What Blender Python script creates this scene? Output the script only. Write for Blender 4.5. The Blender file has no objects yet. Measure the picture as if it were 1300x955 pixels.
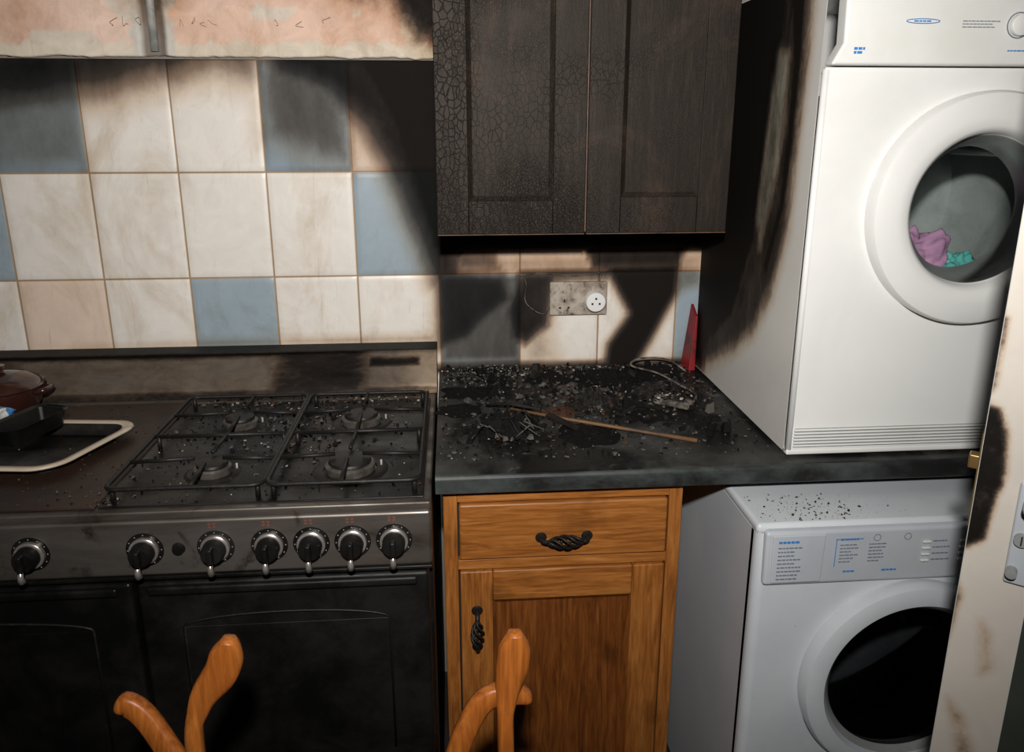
import bpy, bmesh, math, random
import numpy as np
from mathutils import Vector, Matrix, noise as mnoise
random.seed(7); rng=np.random.RandomState(5)
scene=bpy.context.scene
COL=bpy.context.collection
try: scene.view_settings.view_transform='Standard'
except Exception: pass

# ------------------------------------------------------------------ materials
def newmat(name):
    m=bpy.data.materials.new(name); m.use_nodes=True
    nt=m.node_tree; b=nt.nodes.get('Principled BSDF'); return m,nt,b
def tc(nt):
    g=nt.nodes.new('ShaderNodeNewGeometry'); return g.outputs['Position']
def noise(nt,scale,detail=6,rough=.6,dist=0,vec=None,stretch=None):
    n=nt.nodes.new('ShaderNodeTexNoise'); n.inputs['Scale'].default_value=scale
    n.inputs['Detail'].default_value=detail; n.inputs['Roughness'].default_value=rough; n.inputs['Distortion'].default_value=dist
    v=vec or tc(nt)
    if stretch:
        mp=nt.nodes.new('ShaderNodeMapping'); mp.inputs['Scale'].default_value=stretch
        nt.links.new(v,mp.inputs['Vector']); v=mp.outputs[0]
    nt.links.new(v,n.inputs['Vector']); return n.outputs['Fac']
def ramp(nt,fac,stops,interp='LINEAR'):
    r=nt.nodes.new('ShaderNodeValToRGB'); r.color_ramp.interpolation=interp
    el=r.color_ramp.elements
    while len(el)<len(stops): el.new(.5)
    for e,(p,c) in zip(el,stops):
        e.position=p; e.color=(c[0],c[1],c[2],1) if hasattr(c,'__len__') else (c,c,c,1)
    nt.links.new(fac,r.inputs[0]); return r.outputs[0]
def mix(nt,a,b,fac,blend='MIX'):
    n=nt.nodes.new('ShaderNodeMix'); n.data_type='RGBA'; n.blend_type=blend
    def s(sock,v):
        if hasattr(v,'is_linked') or isinstance(v,bpy.types.NodeSocket): nt.links.new(v,sock)
        elif isinstance(v,(int,float)): sock.default_value=v
        else: sock.default_value=(v[0],v[1],v[2],1)
    s(n.inputs[0],fac); s(n.inputs[6],a); s(n.inputs[7],b); return n.outputs[2]
def math_(nt,op,a,b=0.,clamp=False):
    n=nt.nodes.new('ShaderNodeMath'); n.operation=op; n.use_clamp=clamp
    for i,v in enumerate((a,b)):
        if isinstance(v,bpy.types.NodeSocket): nt.links.new(v,n.inputs[i])
        else: n.inputs[i].default_value=v
    return n.outputs[0]
def bump(nt,b,h,strength,dist=.002):
    n=nt.nodes.new('ShaderNodeBump'); n.inputs['Strength'].default_value=strength; n.inputs['Distance'].default_value=dist
    nt.links.new(h,n.inputs['Height']); nt.links.new(n.outputs[0],b.inputs['Normal'])
def M(name,base,rough=.5,metal=0.,col2=None,ns=8,lo=.4,hi=.65,stretch=None,bmp=None,coat=0,rough2=None,dirt=None,spec=None):
    m,nt,b=newmat(name)
    b.inputs['Roughness'].default_value=rough; b.inputs['Metallic'].default_value=metal
    if spec is not None: b.inputs['Specular IOR Level'].default_value=spec
    if coat: b.inputs['Coat Weight'].default_value=coat; b.inputs['Coat Roughness'].default_value=.08
    c=(base[0],base[1],base[2],1); b.inputs['Base Color'].default_value=c
    out=None
    if col2 is None: col2=[x*.82 for x in base]
    f=noise(nt,ns,7,.65,.3,stretch=stretch); fr=ramp(nt,f,[(lo,0.),(hi,1.)])
    out=mix(nt,base,col2,fr)
    if dirt:
        dcol,dsc,dlo,dhi=dirt
        f2=ramp(nt,noise(nt,dsc,8,.7,.5),[(dlo,0.),(dhi,1.)]); out=mix(nt,out,dcol,f2)
    nt.links.new(out,b.inputs['Base Color'])
    if rough2 is not None:
        rr=nt.nodes.new('ShaderNodeMapRange'); nt.links.new(fr,rr.inputs[0]); rr.inputs[3].default_value=rough; rr.inputs[4].default_value=rough2
        nt.links.new(rr.outputs[0],b.inputs['Roughness'])
    if bmp: bump(nt,b,noise(nt,bmp[0],5,.6,stretch=stretch),bmp[1])
    return m
def soot_mat(name,rough=.3,bmp=(60,.1),edge=.35,nscale=9,var=.12,soot_rough=.75,metal=0.,fleck=.5,fine=.4,stretch=None,grime=None):
    """colour attribute 'tcol' darkened by smoke deposits and painted shade stored in attribute 'soot'"""
    m,nt,b=newmat(name)
    b.inputs['Metallic'].default_value=metal
    a=nt.nodes.new('ShaderNodeAttribute'); a.attribute_name='tcol'
    s=nt.nodes.new('ShaderNodeAttribute'); s.attribute_name='soot_shade'
    n1=noise(nt,nscale,9,.68,.6,stretch=stretch); n2=noise(nt,nscale*6,6,.7,stretch=stretch)
    v=math_(nt,'SUBTRACT',n1,.5); v=math_(nt,'MULTIPLY',v,edge*2)
    w=math_(nt,'MULTIPLY',math_(nt,'SUBTRACT',n2,.5),edge*2*fine); v=math_(nt,'ADD',v,w)
    k=math_(nt,'MULTIPLY',s.outputs['Fac'],3.,True); v=math_(nt,'MULTIPLY',v,k)
    f=math_(nt,'ADD',s.outputs['Fac'],v,True)
    mul=ramp(nt,f,[(0,(1,1,1)),(.22,(.80,.70,.60)),(.45,(.32,.24,.185)),(.68,(.055,.043,.036)),(.9,(.012,.010,.009))])
    vv=ramp(nt,noise(nt,14,8,.7,1.2),[(.3,1-var),(.7,1.)])
    c=mix(nt,a.outputs['Color'],vv,1.,'MULTIPLY')
    d=ramp(nt,noise(nt,70,4,.7),[(.70,1.),(.78,.55)])
    c=mix(nt,c,d,fleck,'MULTIPLY')
    if grime:
        g1=ramp(nt,noise(nt,grime,8,.72,.8,stretch=(1,1,.45)),[(.50,(1,1,1)),(.68,(.80,.74,.66))])
        c=mix(nt,c,g1,1.,'MULTIPLY')
        g2=ramp(nt,noise(nt,16,6,.75,1.5,stretch=(2.6,2.6,.22)),[(.60,(1,1,1)),(.74,(.70,.60,.50))])
        c=mix(nt,c,g2,.8,'MULTIPLY')
    c=mix(nt,c,mul,1.,'MULTIPLY')
    nt.links.new(c,b.inputs['Base Color'])
    mr=nt.nodes.new('ShaderNodeMapRange'); nt.links.new(f,mr.inputs[0]); mr.inputs[3].default_value=rough; mr.inputs[4].default_value=soot_rough
    nt.links.new(mr.outputs[0],b.inputs['Roughness'])
    sp=nt.nodes.new('ShaderNodeMapRange'); nt.links.new(f,sp.inputs[0]); sp.inputs[3].default_value=.5; sp.inputs[4].default_value=.12
    nt.links.new(sp.outputs[0],b.inputs['Specular IOR Level'])
    if metal:
        ms=nt.nodes.new('ShaderNodeMapRange'); nt.links.new(f,ms.inputs[0]); ms.inputs[3].default_value=metal; ms.inputs[4].default_value=0.
        nt.links.new(ms.outputs[0],b.inputs['Metallic'])
    bump(nt,b,noise(nt,bmp[0],5,.6),bmp[1])
    return m
def char_mat(name):
    m,nt,b=newmat(name)
    pos=tc(nt)
    mp=nt.nodes.new('ShaderNodeMapping'); mp.inputs['Scale'].default_value=(1,1,.7); nt.links.new(pos,mp.inputs[0])
    nz=nt.nodes.new('ShaderNodeTexNoise'); nz.inputs['Scale'].default_value=40; nt.links.new(pos,nz.inputs['Vector'])
    ad=nt.nodes.new('ShaderNodeVectorMath'); ad.operation='SCALE'; ad.inputs['Scale'].default_value=.012; nt.links.new(nz.outputs['Color'],ad.inputs[0])
    ad2=nt.nodes.new('ShaderNodeVectorMath'); ad2.operation='ADD'; nt.links.new(mp.outputs[0],ad2.inputs[0]); nt.links.new(ad.outputs[0],ad2.inputs[1])
    def vor(sc):
        v=nt.nodes.new('ShaderNodeTexVoronoi'); v.feature='DISTANCE_TO_EDGE'; v.inputs['Scale'].default_value=sc; nt.links.new(ad2.outputs[0],v.inputs['Vector']); return v.outputs['Distance']
    c1=ramp(nt,vor(85),[(0,0.),(.07,1.)]); c2=ramp(nt,vor(210),[(0,0.),(.12,1.)])
    area=ramp(nt,noise(nt,4,4,.6),[(.42,0.),(.58,1.)])
    sx=nt.nodes.new('ShaderNodeSeparateXYZ'); nt.links.new(pos,sx.inputs[0])
    st=nt.nodes.new('ShaderNodeMapRange'); nt.links.new(sx.outputs[0],st.inputs[0]); st.inputs[1].default_value=.05; st.inputs[2].default_value=.12; st.inputs[3].default_value=.9; st.inputs[4].default_value=0.
    area2=ramp(nt,noise(nt,2.6,3,.5),[(.44,0.),(.62,.8)])
    cm=math_(nt,'MAXIMUM',math_(nt,'ADD',area2,.16),st.outputs[0])
    crack=mix(nt,c1,mix(nt,c1,c2,1.,'MULTIPLY'),area)
    crack=mix(nt,(1,1,1),crack,math_(nt,'MINIMUM',cm,1.))
    grain=ramp(nt,noise(nt,9,8,.7,0,stretch=(9,9,.8)),[(.3,(.007,.005,.0042)),(.55,(.0135,.0098,.0077)),(.8,(.036,.026,.020))])
    brown=ramp(nt,noise(nt,4.5,6,.7,.8),[(.56,(0.,0.,0.)),(.76,(.030,.017,.010))])
    base=mix(nt,grain,brown,1.,'ADD')
    col=mix(nt,(.002,.0015,.0012),base,crack)
    nt.links.new(col,b.inputs['Base Color']); b.inputs['Roughness'].default_value=.56; b.inputs['Specular IOR Level'].default_value=.22
    b.inputs['Specular Tint'].default_value=(1,.90,.82,1)
    h=math_(nt,'ADD',crack,math_(nt,'MULTIPLY',noise(nt,60,6,.7,stretch=(4,4,.6)),.6))
    bump(nt,b,h,.48,.0014)
    return m
def wood_mat(name,c1,c2,c3,rough=.4,vert=True,soot_shade=0.):
    m,nt,b=newmat(name)
    st=(14,14,1.1) if vert else (1.1,14,14)
    f=noise(nt,5,8,.65,1.2,stretch=st)
    col=ramp(nt,f,[(.28,c2),(.5,c1),(.72,c3)])
    fl=ramp(nt,noise(nt,30,4,.6,stretch=(6,6,.5) if vert else (.5,6,6)),[(.35,.72),(.6,1.)])
    col=mix(nt,col,fl,1.,'MULTIPLY')
    kn=ramp(nt,noise(nt,7,3,.5),[(.62,1.),(.78,.3)]); col=mix(nt,col,kn,.85,'MULTIPLY')
    nt.links.new(col,b.inputs['Base Color']); b.inputs['Roughness'].default_value=rough; b.inputs['Specular IOR Level'].default_value=.35
    bump(nt,b,f,.12); return m
def glass_mat(name,tint=(.8,.88,.85)):
    m=bpy.data.materials.new(name); m.use_nodes=True; nt=m.node_tree; nt.nodes.clear()
    o=nt.nodes.new('ShaderNodeOutputMaterial'); t=nt.nodes.new('ShaderNodeBsdfTransparent'); t.inputs[0].default_value=(*tint,1)
    g=nt.nodes.new('ShaderNodeBsdfGlossy'); g.inputs['Roughness'].default_value=.04
    fr=nt.nodes.new('ShaderNodeFresnel'); fr.inputs[0].default_value=1.5
    mx=nt.nodes.new('ShaderNodeMixShader'); nt.links.new(fr.outputs[0],mx.inputs[0]); nt.links.new(t.outputs[0],mx.inputs[1]); nt.links.new(g.outputs[0],mx.inputs[2]); nt.links.new(mx.outputs[0],o.inputs[0])
    return m

m_tile=soot_mat('tile_glaze',.36,(25,.05),.20,5,.12,fine=.35,stretch=(1.2,1,.6),grime=5.)
m_plaster=soot_mat('bare_plaster',.85,(35,.6),.5,7,.25,grime=8.)
m_enamel_s=soot_mat('scorched_white_enamel',.3,(40,.05),.38,9,.06,.6,stretch=(1,1.6,.7))
m_doorpaint=soot_mat('chipped_gloss_paint',.35,(30,.08),.5,22,.08)
m_splash=soot_mat('scorched_steel_upstand',.30,(60,.08),.5,7,.4,.6,.75,.8,stretch=(.8,2,1.6))
m_white=M('white_enamel',(.76,.76,.74),.28,0,(.70,.70,.68),3)
m_washer=M('washer_enamel',(.60,.63,.66),.3,0,(.53,.56,.60),3,dirt=((.25,.25,.25),45,.68,.76))
m_whitepl=M('white_plastic',(.74,.74,.72),.35,0,(.68,.68,.64),6)
m_sockpl=M('heat_stained_plastic',(.42,.37,.31),.4,0,(.22,.17,.13),28,dirt=((.04,.03,.025),40,.54,.68))
m_greypl=M('pale_grey_plastic',(.47,.50,.54),.4,0,(.42,.45,.49),5)
m_grey=M('grey_plastic',(.30,.31,.31),.35,0,(.24,.25,.25),8)
m_bezel=M('satin_grey_bezel',(.50,.51,.50),.3,.4,(.40,.41,.40),8)
m_black=M('black_enamel',(.004,.004,.004),.28,0,(.010,.009,.008),9,rough2=.55,spec=.25)
m_blackm=M('matt_black',(.009,.008,.0075),.7,0,(.020,.017,.015),30,bmp=(120,.3),spec=.2)
m_iron=M('sooty_cast_iron',(.010,.009,.008),.5,.2,(.035,.024,.018),25,.55,.75,bmp=(90,.4),spec=.35)
m_steel=M('sooty_steel',(.26,.235,.21),.32,.8,(.055,.042,.034),3.2,.40,.66,stretch=(.7,3,4),rough2=.6,dirt=((.035,.024,.017),13,.55,.70))
m_chrome=M('chrome',(.70,.66,.62),.25,.8,(.42,.38,.34),12)
m_alu=M('burner_alloy',(.16,.145,.13),.5,.6,(.05,.04,.032),30)
m_ceran=M('greasy_brown_hotplate',(.034,.018,.012),.45,0,(.012,.009,.008),6,.4,.65,dirt=((.08,.045,.028),55,.62,.74),bmp=(80,.2),spec=.25)
m_worktop=M('burnt_worktop_laminate',(.007,.007,.0068),.45,0,(.065,.064,.060),5,.44,.68,dirt=((.12,.117,.108),20,.60,.78),bmp=(50,.4),spec=.3)  # grey patches: ash and wear, plus a sheen painted into the colour
m_wtedge=M('worktop_edge',(.046,.054,.052),.45,0,(.010,.010,.010),9,.42,.60,stretch=(.6,1,1),dirt=((.11,.13,.12),30,.66,.76),spec=.3)
m_char=char_mat('charred_timber')
m_raw=M('scorched_brown_edge',(.12,.05,.02),.6,0,(.02,.012,.008),20)
m_oakv=wood_mat('lacquered_oak_vertical',(.30,.105,.021),(.16,.048,.010),(.41,.165,.043))
m_oakh=wood_mat('lacquered_oak_horizontal',(.30,.105,.021),(.16,.048,.010),(.41,.165,.043),vert=False)
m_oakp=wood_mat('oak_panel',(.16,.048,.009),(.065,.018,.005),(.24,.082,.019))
m_chair=wood_mat('pine_chair',(.34,.098,.016),(.22,.058,.009),(.43,.145,.028),.38)
m_dark=M('dark_void',(.006,.006,.006),.7)
m_drum=M('drum_steel',(.46,.49,.48),.45,.30,(.32,.35,.34),10)
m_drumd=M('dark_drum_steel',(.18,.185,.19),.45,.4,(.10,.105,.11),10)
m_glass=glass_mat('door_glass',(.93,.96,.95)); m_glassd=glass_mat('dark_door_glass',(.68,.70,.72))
m_wall=M('painted_wall',(.22,.195,.17),.8,0,(.18,.16,.14),3)
m_ceil=M('smoky_ceiling',(.22,.195,.17),.9,0,(.15,.135,.12),2)
m_floor=M('dark_vinyl_floor',(.035,.028,.024),.5,0,(.022,.018,.015),6)
m_ashk=M('ash_black',(.007,.006,.0055),.85,spec=.12); m_ashg=M('ash_grey',(.085,.080,.073),.9,spec=.1); m_ashw=M('ash_pale',(.35,.325,.29),.9,spec=.1); m_ashb=M('ash_brown',(.055,.026,.015),.85,spec=.15)
m_tick=M('dial_print',(.30,.28,.25),.6)
m_brownpot=M('brown_glazed_ceramic',(.035,.012,.009),.2,0,(.018,.007,.005),8,coat=.4)
m_cream=M('cream_enamel',(.52,.44,.34),.35,0,(.40,.33,.24),8,dirt=((.12,.07,.04),25,.62,.75))
m_blue=M('blue_print',(.05,.22,.55),.5); m_txt=M('grey_print',(.18,.2,.24),.6); m_red=M('red_plastic',(.22,.007,.010),.45,dirt=((.02,.01,.01),18,.48,.65)); m_redi=M('red_print',(.17,.05,.035),.5)
m_yel=M('yellow_print',(.75,.5,.06),.5)
m_purple=M('purple_cloth',(.50,.27,.42),.9,0,(.33,.17,.30),20); m_teal=M('teal_cloth',(.12,.50,.46),.9,0,(.08,.34,.32),20)
m_brass=M('brass',(.35,.22,.08),.4,.8); m_pipe=M('grey_conduit',(.22,.22,.21),.6,0,(.4,.38,.35),25)
m_cord=M('sooty_white_cord',(.22,.19,.155),.7,0,(.03,.026,.022),45,.38,.55)
m_stick=M('wooden_spoon_wood',(.17,.085,.035),.6,0,(.06,.03,.015),10)
m_glz=M('dark_green_grey_glass',(.05,.06,.05),.15,0,(.03,.035,.03),4)
m_pencil=M('pencil_mark',(.36,.24,.19),.8)
m_grout=(.36,.25,.15)

# ------------------------------------------------------------------ geometry helpers
def mk(name,verts,faces,mat,parent=None,smooth=False,mats=None,midx=None):
    me=bpy.data.meshes.new(name); me.from_pydata([tuple(v) for v in verts],[],faces); me.update()
    o=bpy.data.objects.new(name,me); COL.objects.link(o)
    for mm in (mats or [mat]): me.materials.append(mm)
    if midx is not None: me.polygons.foreach_set('material_index',midx)
    if smooth: me.polygons.foreach_set('use_smooth',[True]*len(me.polygons))
    if parent: o.parent=parent
    return o
def empty(name,loc=(0,0,0)):
    e=bpy.data.objects.new(name,None); COL.objects.link(e); e.empty_display_size=.1; return e
def bev(o,w,seg=3):
    if w>0:
        b=o.modifiers.new('bevel','BEVEL'); b.width=w; b.segments=seg; b.limit_method='ANGLE'; b.angle_limit=.6
        o.data.polygons.foreach_set('use_smooth',[True]*len(o.data.polygons))
        w_=o.modifiers.new('wn','WEIGHTED_NORMAL')
    return o
def box(name,x0,x1,y0,y1,z0,z1,mat,parent=None,b=.002,seg=2,open_front=False):
    V=[(x0,y0,z0),(x1,y0,z0),(x1,y1,z0),(x0,y1,z0),(x0,y0,z1),(x1,y0,z1),(x1,y1,z1),(x0,y1,z1)]
    F=[(0,3,2,1),(4,5,6,7),(1,2,6,5),(2,3,7,6),(3,0,4,7)]
    if not open_front: F.append((0,1,5,4))
    o=mk(name,V,F,mat,parent); return bev(o,b,seg)
def extr(name,pts,y0,y1,mat,parent=None,b=.002):
    n=len(pts); V=[(x,y0,z) for x,z in pts]+[(x,y1,z) for x,z in pts]
    F=[tuple(range(n)),tuple(range(2*n-1,n-1,-1))]+[(i,i+n,(i+1)%n+n,(i+1)%n) for i in range(n)]
    o=mk(name,V,F,mat,parent); bm=bmesh.new(); bm.from_mesh(o.data); bmesh.ops.recalc_face_normals(bm,faces=bm.faces); bm.to_mesh(o.data); bm.free()
    return bev(o,b)
def lathe(name,prof,c,axis,mat,parent=None,n=64,mats=None,mi=None,smooth=True):
    V=[];F=[];idx=[]
    for r,h in prof:
        for i in range(n):
            a=2*math.pi*i/n
            V.append((c[0]+r*math.cos(a),h,c[1]+r*math.sin(a)) if axis=='Y' else (c[0]+r*math.cos(a),c[1]+r*math.sin(a),h))
    for j in range(len(prof)-1):
        for i in range(n):
            F.append((j*n+i,j*n+(i+1)%n,(j+1)*n+(i+1)%n,(j+1)*n+i)); idx.append(mi[j] if mi else 0)
    o=mk(name,V,F,mat,parent,smooth,mats,idx)
    bm=bmesh.new(); bm.from_mesh(o.data); bmesh.ops.remove_doubles(bm,verts=bm.verts,dist=1e-6); bmesh.ops.recalc_face_normals(bm,faces=bm.faces); bm.to_mesh(o.data); bm.free()
    if smooth:
        e=o.modifiers.new('es','EDGE_SPLIT'); e.split_angle=.7
    return o
def tube(name,pts,r,mat,parent=None,n=8,closed=False):
    pts=[Vector(p) for p in pts]; N=len(pts); V=[];F=[]
    rr=r if hasattr(r,'__len__') else [r]*N
    for i,p in enumerate(pts):
        if closed: t=pts[(i+1)%N]-pts[i-1]
        else: t=pts[min(i+1,N-1)]-pts[max(i-1,0)]
        t.normalize(); up=Vector((0,0,1)) if abs(t.z)<.9 else Vector((1,0,0))
        s=t.cross(up).normalized(); u=s.cross(t)
        for k in range(n):
            a=2*math.pi*k/n; V.append(p+(s*math.cos(a)+u*math.sin(a))*rr[i])
    L=N if closed else N-1
    for i in range(L):
        for k in range(n):
            j=(i+1)%N; F.append((i*n+k,i*n+(k+1)%n,j*n+(k+1)%n,j*n+k))
    if not closed: F+= [tuple(range(n-1,-1,-1)),tuple(range((N-1)*n,N*n))]
    return mk(name,V,F,mat,parent,True)
def spline(pts,seg=8):
    out=[];P=[Vector(p) for p in pts]
    for i in range(len(P)-1):
        p0=P[max(i-1,0)];p1=P[i];p2=P[i+1];p3=P[min(i+2,len(P)-1)]
        for k in range(seg):
            t=k/seg; out.append(.5*((2*p1)+(-p0+p2)*t+(2*p0-5*p1+4*p2-p3)*t*t+(-p0+3*p1-3*p2+p3)*t**3))
    out.append(P[-1]); return out
def join(name,objs,parent=None):
    bm=bmesh.new(); mats=[]
    for o in objs:
        dg=bpy.context.evaluated_depsgraph_get(); ev=o.evaluated_get(dg); me=bpy.data.meshes.new_from_object(ev)
        mp=[]
        for mm in o.data.materials:
            if mm not in mats: mats.append(mm)
            mp.append(mats.index(mm))
        for p in me.polygons: p.material_index=mp[min(p.material_index,len(mp)-1)]
        bm.from_mesh(me)
    me=bpy.data.meshes.new(name); bm.to_mesh(me); bm.free()
    for mm in mats: me.materials.append(mm)
    for o in objs: bpy.data.objects.remove(o)
    o=bpy.data.objects.new(name,me); COL.objects.link(o)
    if parent:o.parent=parent
    return o
def sdf(P,poly):
    poly=np.array(poly,float); d=np.full(len(P),1e9); s=np.ones(len(P)); n=len(poly)
    for i in range(n):
        a=poly[i]; b=poly[i-1]; e=b-a; w=P-a
        t=np.clip((w@e)/(e@e+1e-12),0,1); q=w-t[:,None]*e; d=np.minimum(d,(q**2).sum(1))
        c1=P[:,1]>=a[1]; c2=P[:,1]<b[1]; c3=e[0]*w[:,1]>e[1]*w[:,0]
        f=(c1&c2&c3)|(~c1&~c2&~c3); s=np.where(f,-s,s)
    return s*np.sqrt(d)
def field(P,layers):
    out=np.zeros(len(P))
    for poly,soft,stren in layers:
        d=sdf(P,poly); v=np.clip(.5-d/(2*soft),0,1); v=v*v*(3-2*v)*stren; out=np.maximum(out,v)
    return out
def grid(name,us,vs,posf,mat,col,soot_shade,parent=None,flip=False,smooth=True):
    U,Vv=np.meshgrid(us,vs); P=np.stack([U.ravel(),Vv.ravel()],1); nu=len(us);nv=len(vs)
    pos=posf(P); F=[]
    for j in range(nv-1):
        for i in range(nu-1):
            a=j*nu+i; q=(a,a+1,a+nu+1,a+nu); F.append(q[::-1] if flip else q)
    o=mk(name,pos,F,mat,parent,smooth)
    C=np.ones((len(P),4),np.float32); C[:,:3]=col(P); S=soot_shade(P).astype(np.float32)
    at=o.data.color_attributes.new('tcol','FLOAT_COLOR','POINT'); at.data.foreach_set('color',C.ravel())
    at=o.data.attributes.new('soot_shade','FLOAT','POINT'); at.data.foreach_set('value',S); return o

# ------------------------------------------------------------------ room shell
XL,XR,YF=-1.9,1.27,-3.4
box('wall_back',XL-.1,XR+.1,.005,.12,0,2.4,m_wall,b=0)
box('wall_left',XL-.1,XL,YF,.005,0,2.4,m_wall,b=0)
box('wall_front',XL-.1,XR+.1,YF-.1,YF,0,2.4,m_wall,b=0)
wr=[box('a',XR,XR+.1,-.80,.005,0,2.4,m_wall,b=0),box('b',XR,XR+.1,YF,-1.62,0,2.4,m_wall,b=0),box('c',XR,XR+.1,-1.62,-.80,2.04,2.4,m_wall,b=0)]
join('wall_right',wr)
box('floor',XL-.1,XR+1.2,YF-.1,.12,-.1,0,m_floor,b=0)
box('ceiling',XL-.1,XR+.1,YF-.1,.12,2.4,2.5,m_ceil,b=0)
tr=[box('a',XR-.012,XR+.11,-.80,-.77,0,2.07,m_white,b=.003),box('b',XR-.012,XR+.11,-1.65,-1.62,0,2.07,m_white,b=.003),box('c',XR-.012,XR+.11,-1.65,-.77,2.04,2.07,m_white,b=.003)]
join('trim_1',tr)
box('wall_hall',XR+1.1,XR+1.2,YF,.1,0,2.4,m_wall,b=0)

# ------------------------------------------------------------------ tiles
W=(.80,.75,.69);B=(.31,.38,.43);K=(.74,.59,.48);BD=(.23,.28,.33)
rows=[1.657,1.407,1.157,.907,.657]
tcol={(0,-5):(.22,.28,.33),(0,-4):W,(0,-3):W,(0,-2):(.24,.30,.35),(0,-1):(.66,.54,.45),(0,-6):W,(0,-7):B,
(1,-6):B,(1,-5):W,(1,-4):W,(1,-3):W,(1,-2):W,(1,-1):B,(1,0):K,(1,1):K,(1,2):K,(1,3):K,
(2,-6):W,(2,-5):K,(2,-4):W,(2,-3):B,(2,-2):W,(2,-1):W,(2,0):BD,(2,1):W,(2,2):W,(2,3):B}
xs=[];
for c in range(-9,7):
    x0=c*.2; xs+=[x0,x0+.0014,x0+.0030]+list(x0+np.linspace(.003,.197,17)[1:-1])+[x0+.1970,x0+.1986]
xs=[x for x in xs if XL<=x<=XR]
zs=[]
for z1 in rows[::-1][:-1]:
    zs+=[z1,z1+.0014,z1+.003]+list(z1+np.linspace(.003,.247,21)[1:-1])+[z1+.247,z1+.2486]
zs.append(1.657)
def tinfo(P):
    c=np.floor(P[:,0]/.2+1e-6).astype(int); fx=P[:,0]-c*.2; ex=np.minimum(fx,.2-fx)
    r=np.floor((1.657-P[:,1])/.25-1e-6).astype(int); r=np.clip(r,0,3); fz=(1.657-P[:,1])-r*.25; ez=np.minimum(fz,.25-fz)
    return c,r,np.minimum(np.abs(ex),np.abs(ez))
def tpos(P):
    c,r,e=tinfo(P); y=np.where(e<.0008,.0009,np.where(e<.0022,.0008,np.where(e<.004,0,-.0002))); return np.stack([P[:,0],y,P[:,1]],1)
def tc_(P):
    c,r,e=tinfo(P); out=np.zeros((len(P),3))
    for i in range(len(P)):
        out[i]=m_grout if e[i]<.0022 else tcol.get((r[i],c[i]),W)
    return out
soot_shade_layers=[
 ([(-.42,1.72),(-.36,1.62),(-.25,1.58),(-.17,1.50),(-.12,1.41),(-.085,1.30),(-.045,1.22),(-.012,1.13),(.06,1.13),(.06,1.72)],.06,.90),
 ([(-.24,1.72),(-.16,1.60),(-.11,1.50),(-.07,1.36),(-.03,1.25),(.0,1.2),(.06,1.2),(.06,1.72)],.05,1.15),
 ([(-1.95,1.72),(-1.95,1.5),(-1.0,1.55),(-.8,1.575),(-.6,1.615),(-.5,1.64),(-.42,1.62),(-.36,1.72)],.09,.88),
 ([(-1.9,1.66),(-1.9,1.40),(-1.0,1.42),(-.8,1.43),(-.8,1.66)],.03,.30),
 ([(-.4,1.66),(-.4,1.48),(-.3,1.45),(-.2,1.42),(-.2,1.66)],.06,.50),
 ([(-.02,1.4),(-.02,1.218),(.70,1.218),(.70,1.4)],.012,1.),  # black band under the wall cabinet, its cast shadow painted in with the soot
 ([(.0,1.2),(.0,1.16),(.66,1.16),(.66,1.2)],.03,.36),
 ([(.36,1.22),(.38,1.165),(.60,1.16),(.62,1.22)],.02,.85),
 ([(.02,1.22),(.05,1.165),(.16,1.16),(.14,1.22)],.02,.6),
 ([(-.01,1.175),(.165,1.157),(.185,1.09),(.12,1.04),(.07,.985),(-.01,.96)],.035,.80),
 ([(0.,1.157),(.2,1.157),(.2,.93),(0.,.93)],.02,.45),
 ([(.2,1.165),(.46,1.168),(.44,1.140),(.29,1.135),(.275,1.02),(.215,.97),(.18,.99),(.165,1.06)],.03,.88),
 ([(.41,1.175),(.605,1.175),(.60,1.10),(.55,1.0),(.50,.90),(.42,.90),(.43,.97),(.48,1.05)],.026,1.05),
 ([(.20,1.05),(.26,1.03),(.30,.93),(.22,.92)],.05,.38),
 ([(.60,1.175),(.66,1.175),(.66,1.12),(.6,1.1)],.02,.35),
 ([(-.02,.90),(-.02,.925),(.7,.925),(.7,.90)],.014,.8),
 ([(-.9,.985),(-.55,1.0),(-.02,1.005),(-.02,.98)],.02,.38),
]
grid('tile_splashback',xs,zs,tpos,m_tile,tc_,lambda P:field(P,soot_shade_layers))
px=np.linspace(XL,.02,220); pz=np.concatenate([[0.,.001],np.linspace(.004,.74,85)])
def ppos(P):
    out=np.zeros((len(P),3)); 
    for i,(x,t) in enumerate(P):
        j=mnoise.noise(Vector((x*14,0,0)))*.005+mnoise.noise(Vector((x*60,3,0)))*.0025
        w=max(0,1-t/.10)
        y=-.012+mnoise.noise(Vector((x*9,t*9,0)))*.0025+mnoise.noise(Vector((x*45,t*45,4)))*.001
        y-= .004*(1 if t<.030+.010*mnoise.noise(Vector((x*20,7,0))) else 0)
        if abs(x+.617)<.022: y+=.011
        if t==0: y=.003
        out[i]=(x,y,1.661+t*1.0+j*w)
    return out
def pcol(P):
    out=np.zeros((len(P),3))
    for i,(x,t) in enumerate(P):
        n=mnoise.noise(Vector((x*6,t*10,2)))
        c=np.array((.78,.54,.42))+n*np.array((.10,.12,.12))
        if mnoise.noise(Vector((x*11+3,t*16,8)))>.30: c=np.array((.72,.62,.52))
        if t<.030+.010*mnoise.noise(Vector((x*20,7,0))): c=np.array((.72,.63,.51))+n*.06
        dx=abs(x+.617)
        if dx<.045+.02*mnoise.noise(Vector((t*30,1,1))): c=np.array((.62,.58,.52))
        if dx<.024: c=np.array((.22,.18,.15))
        out[i]=c
    return out
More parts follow.
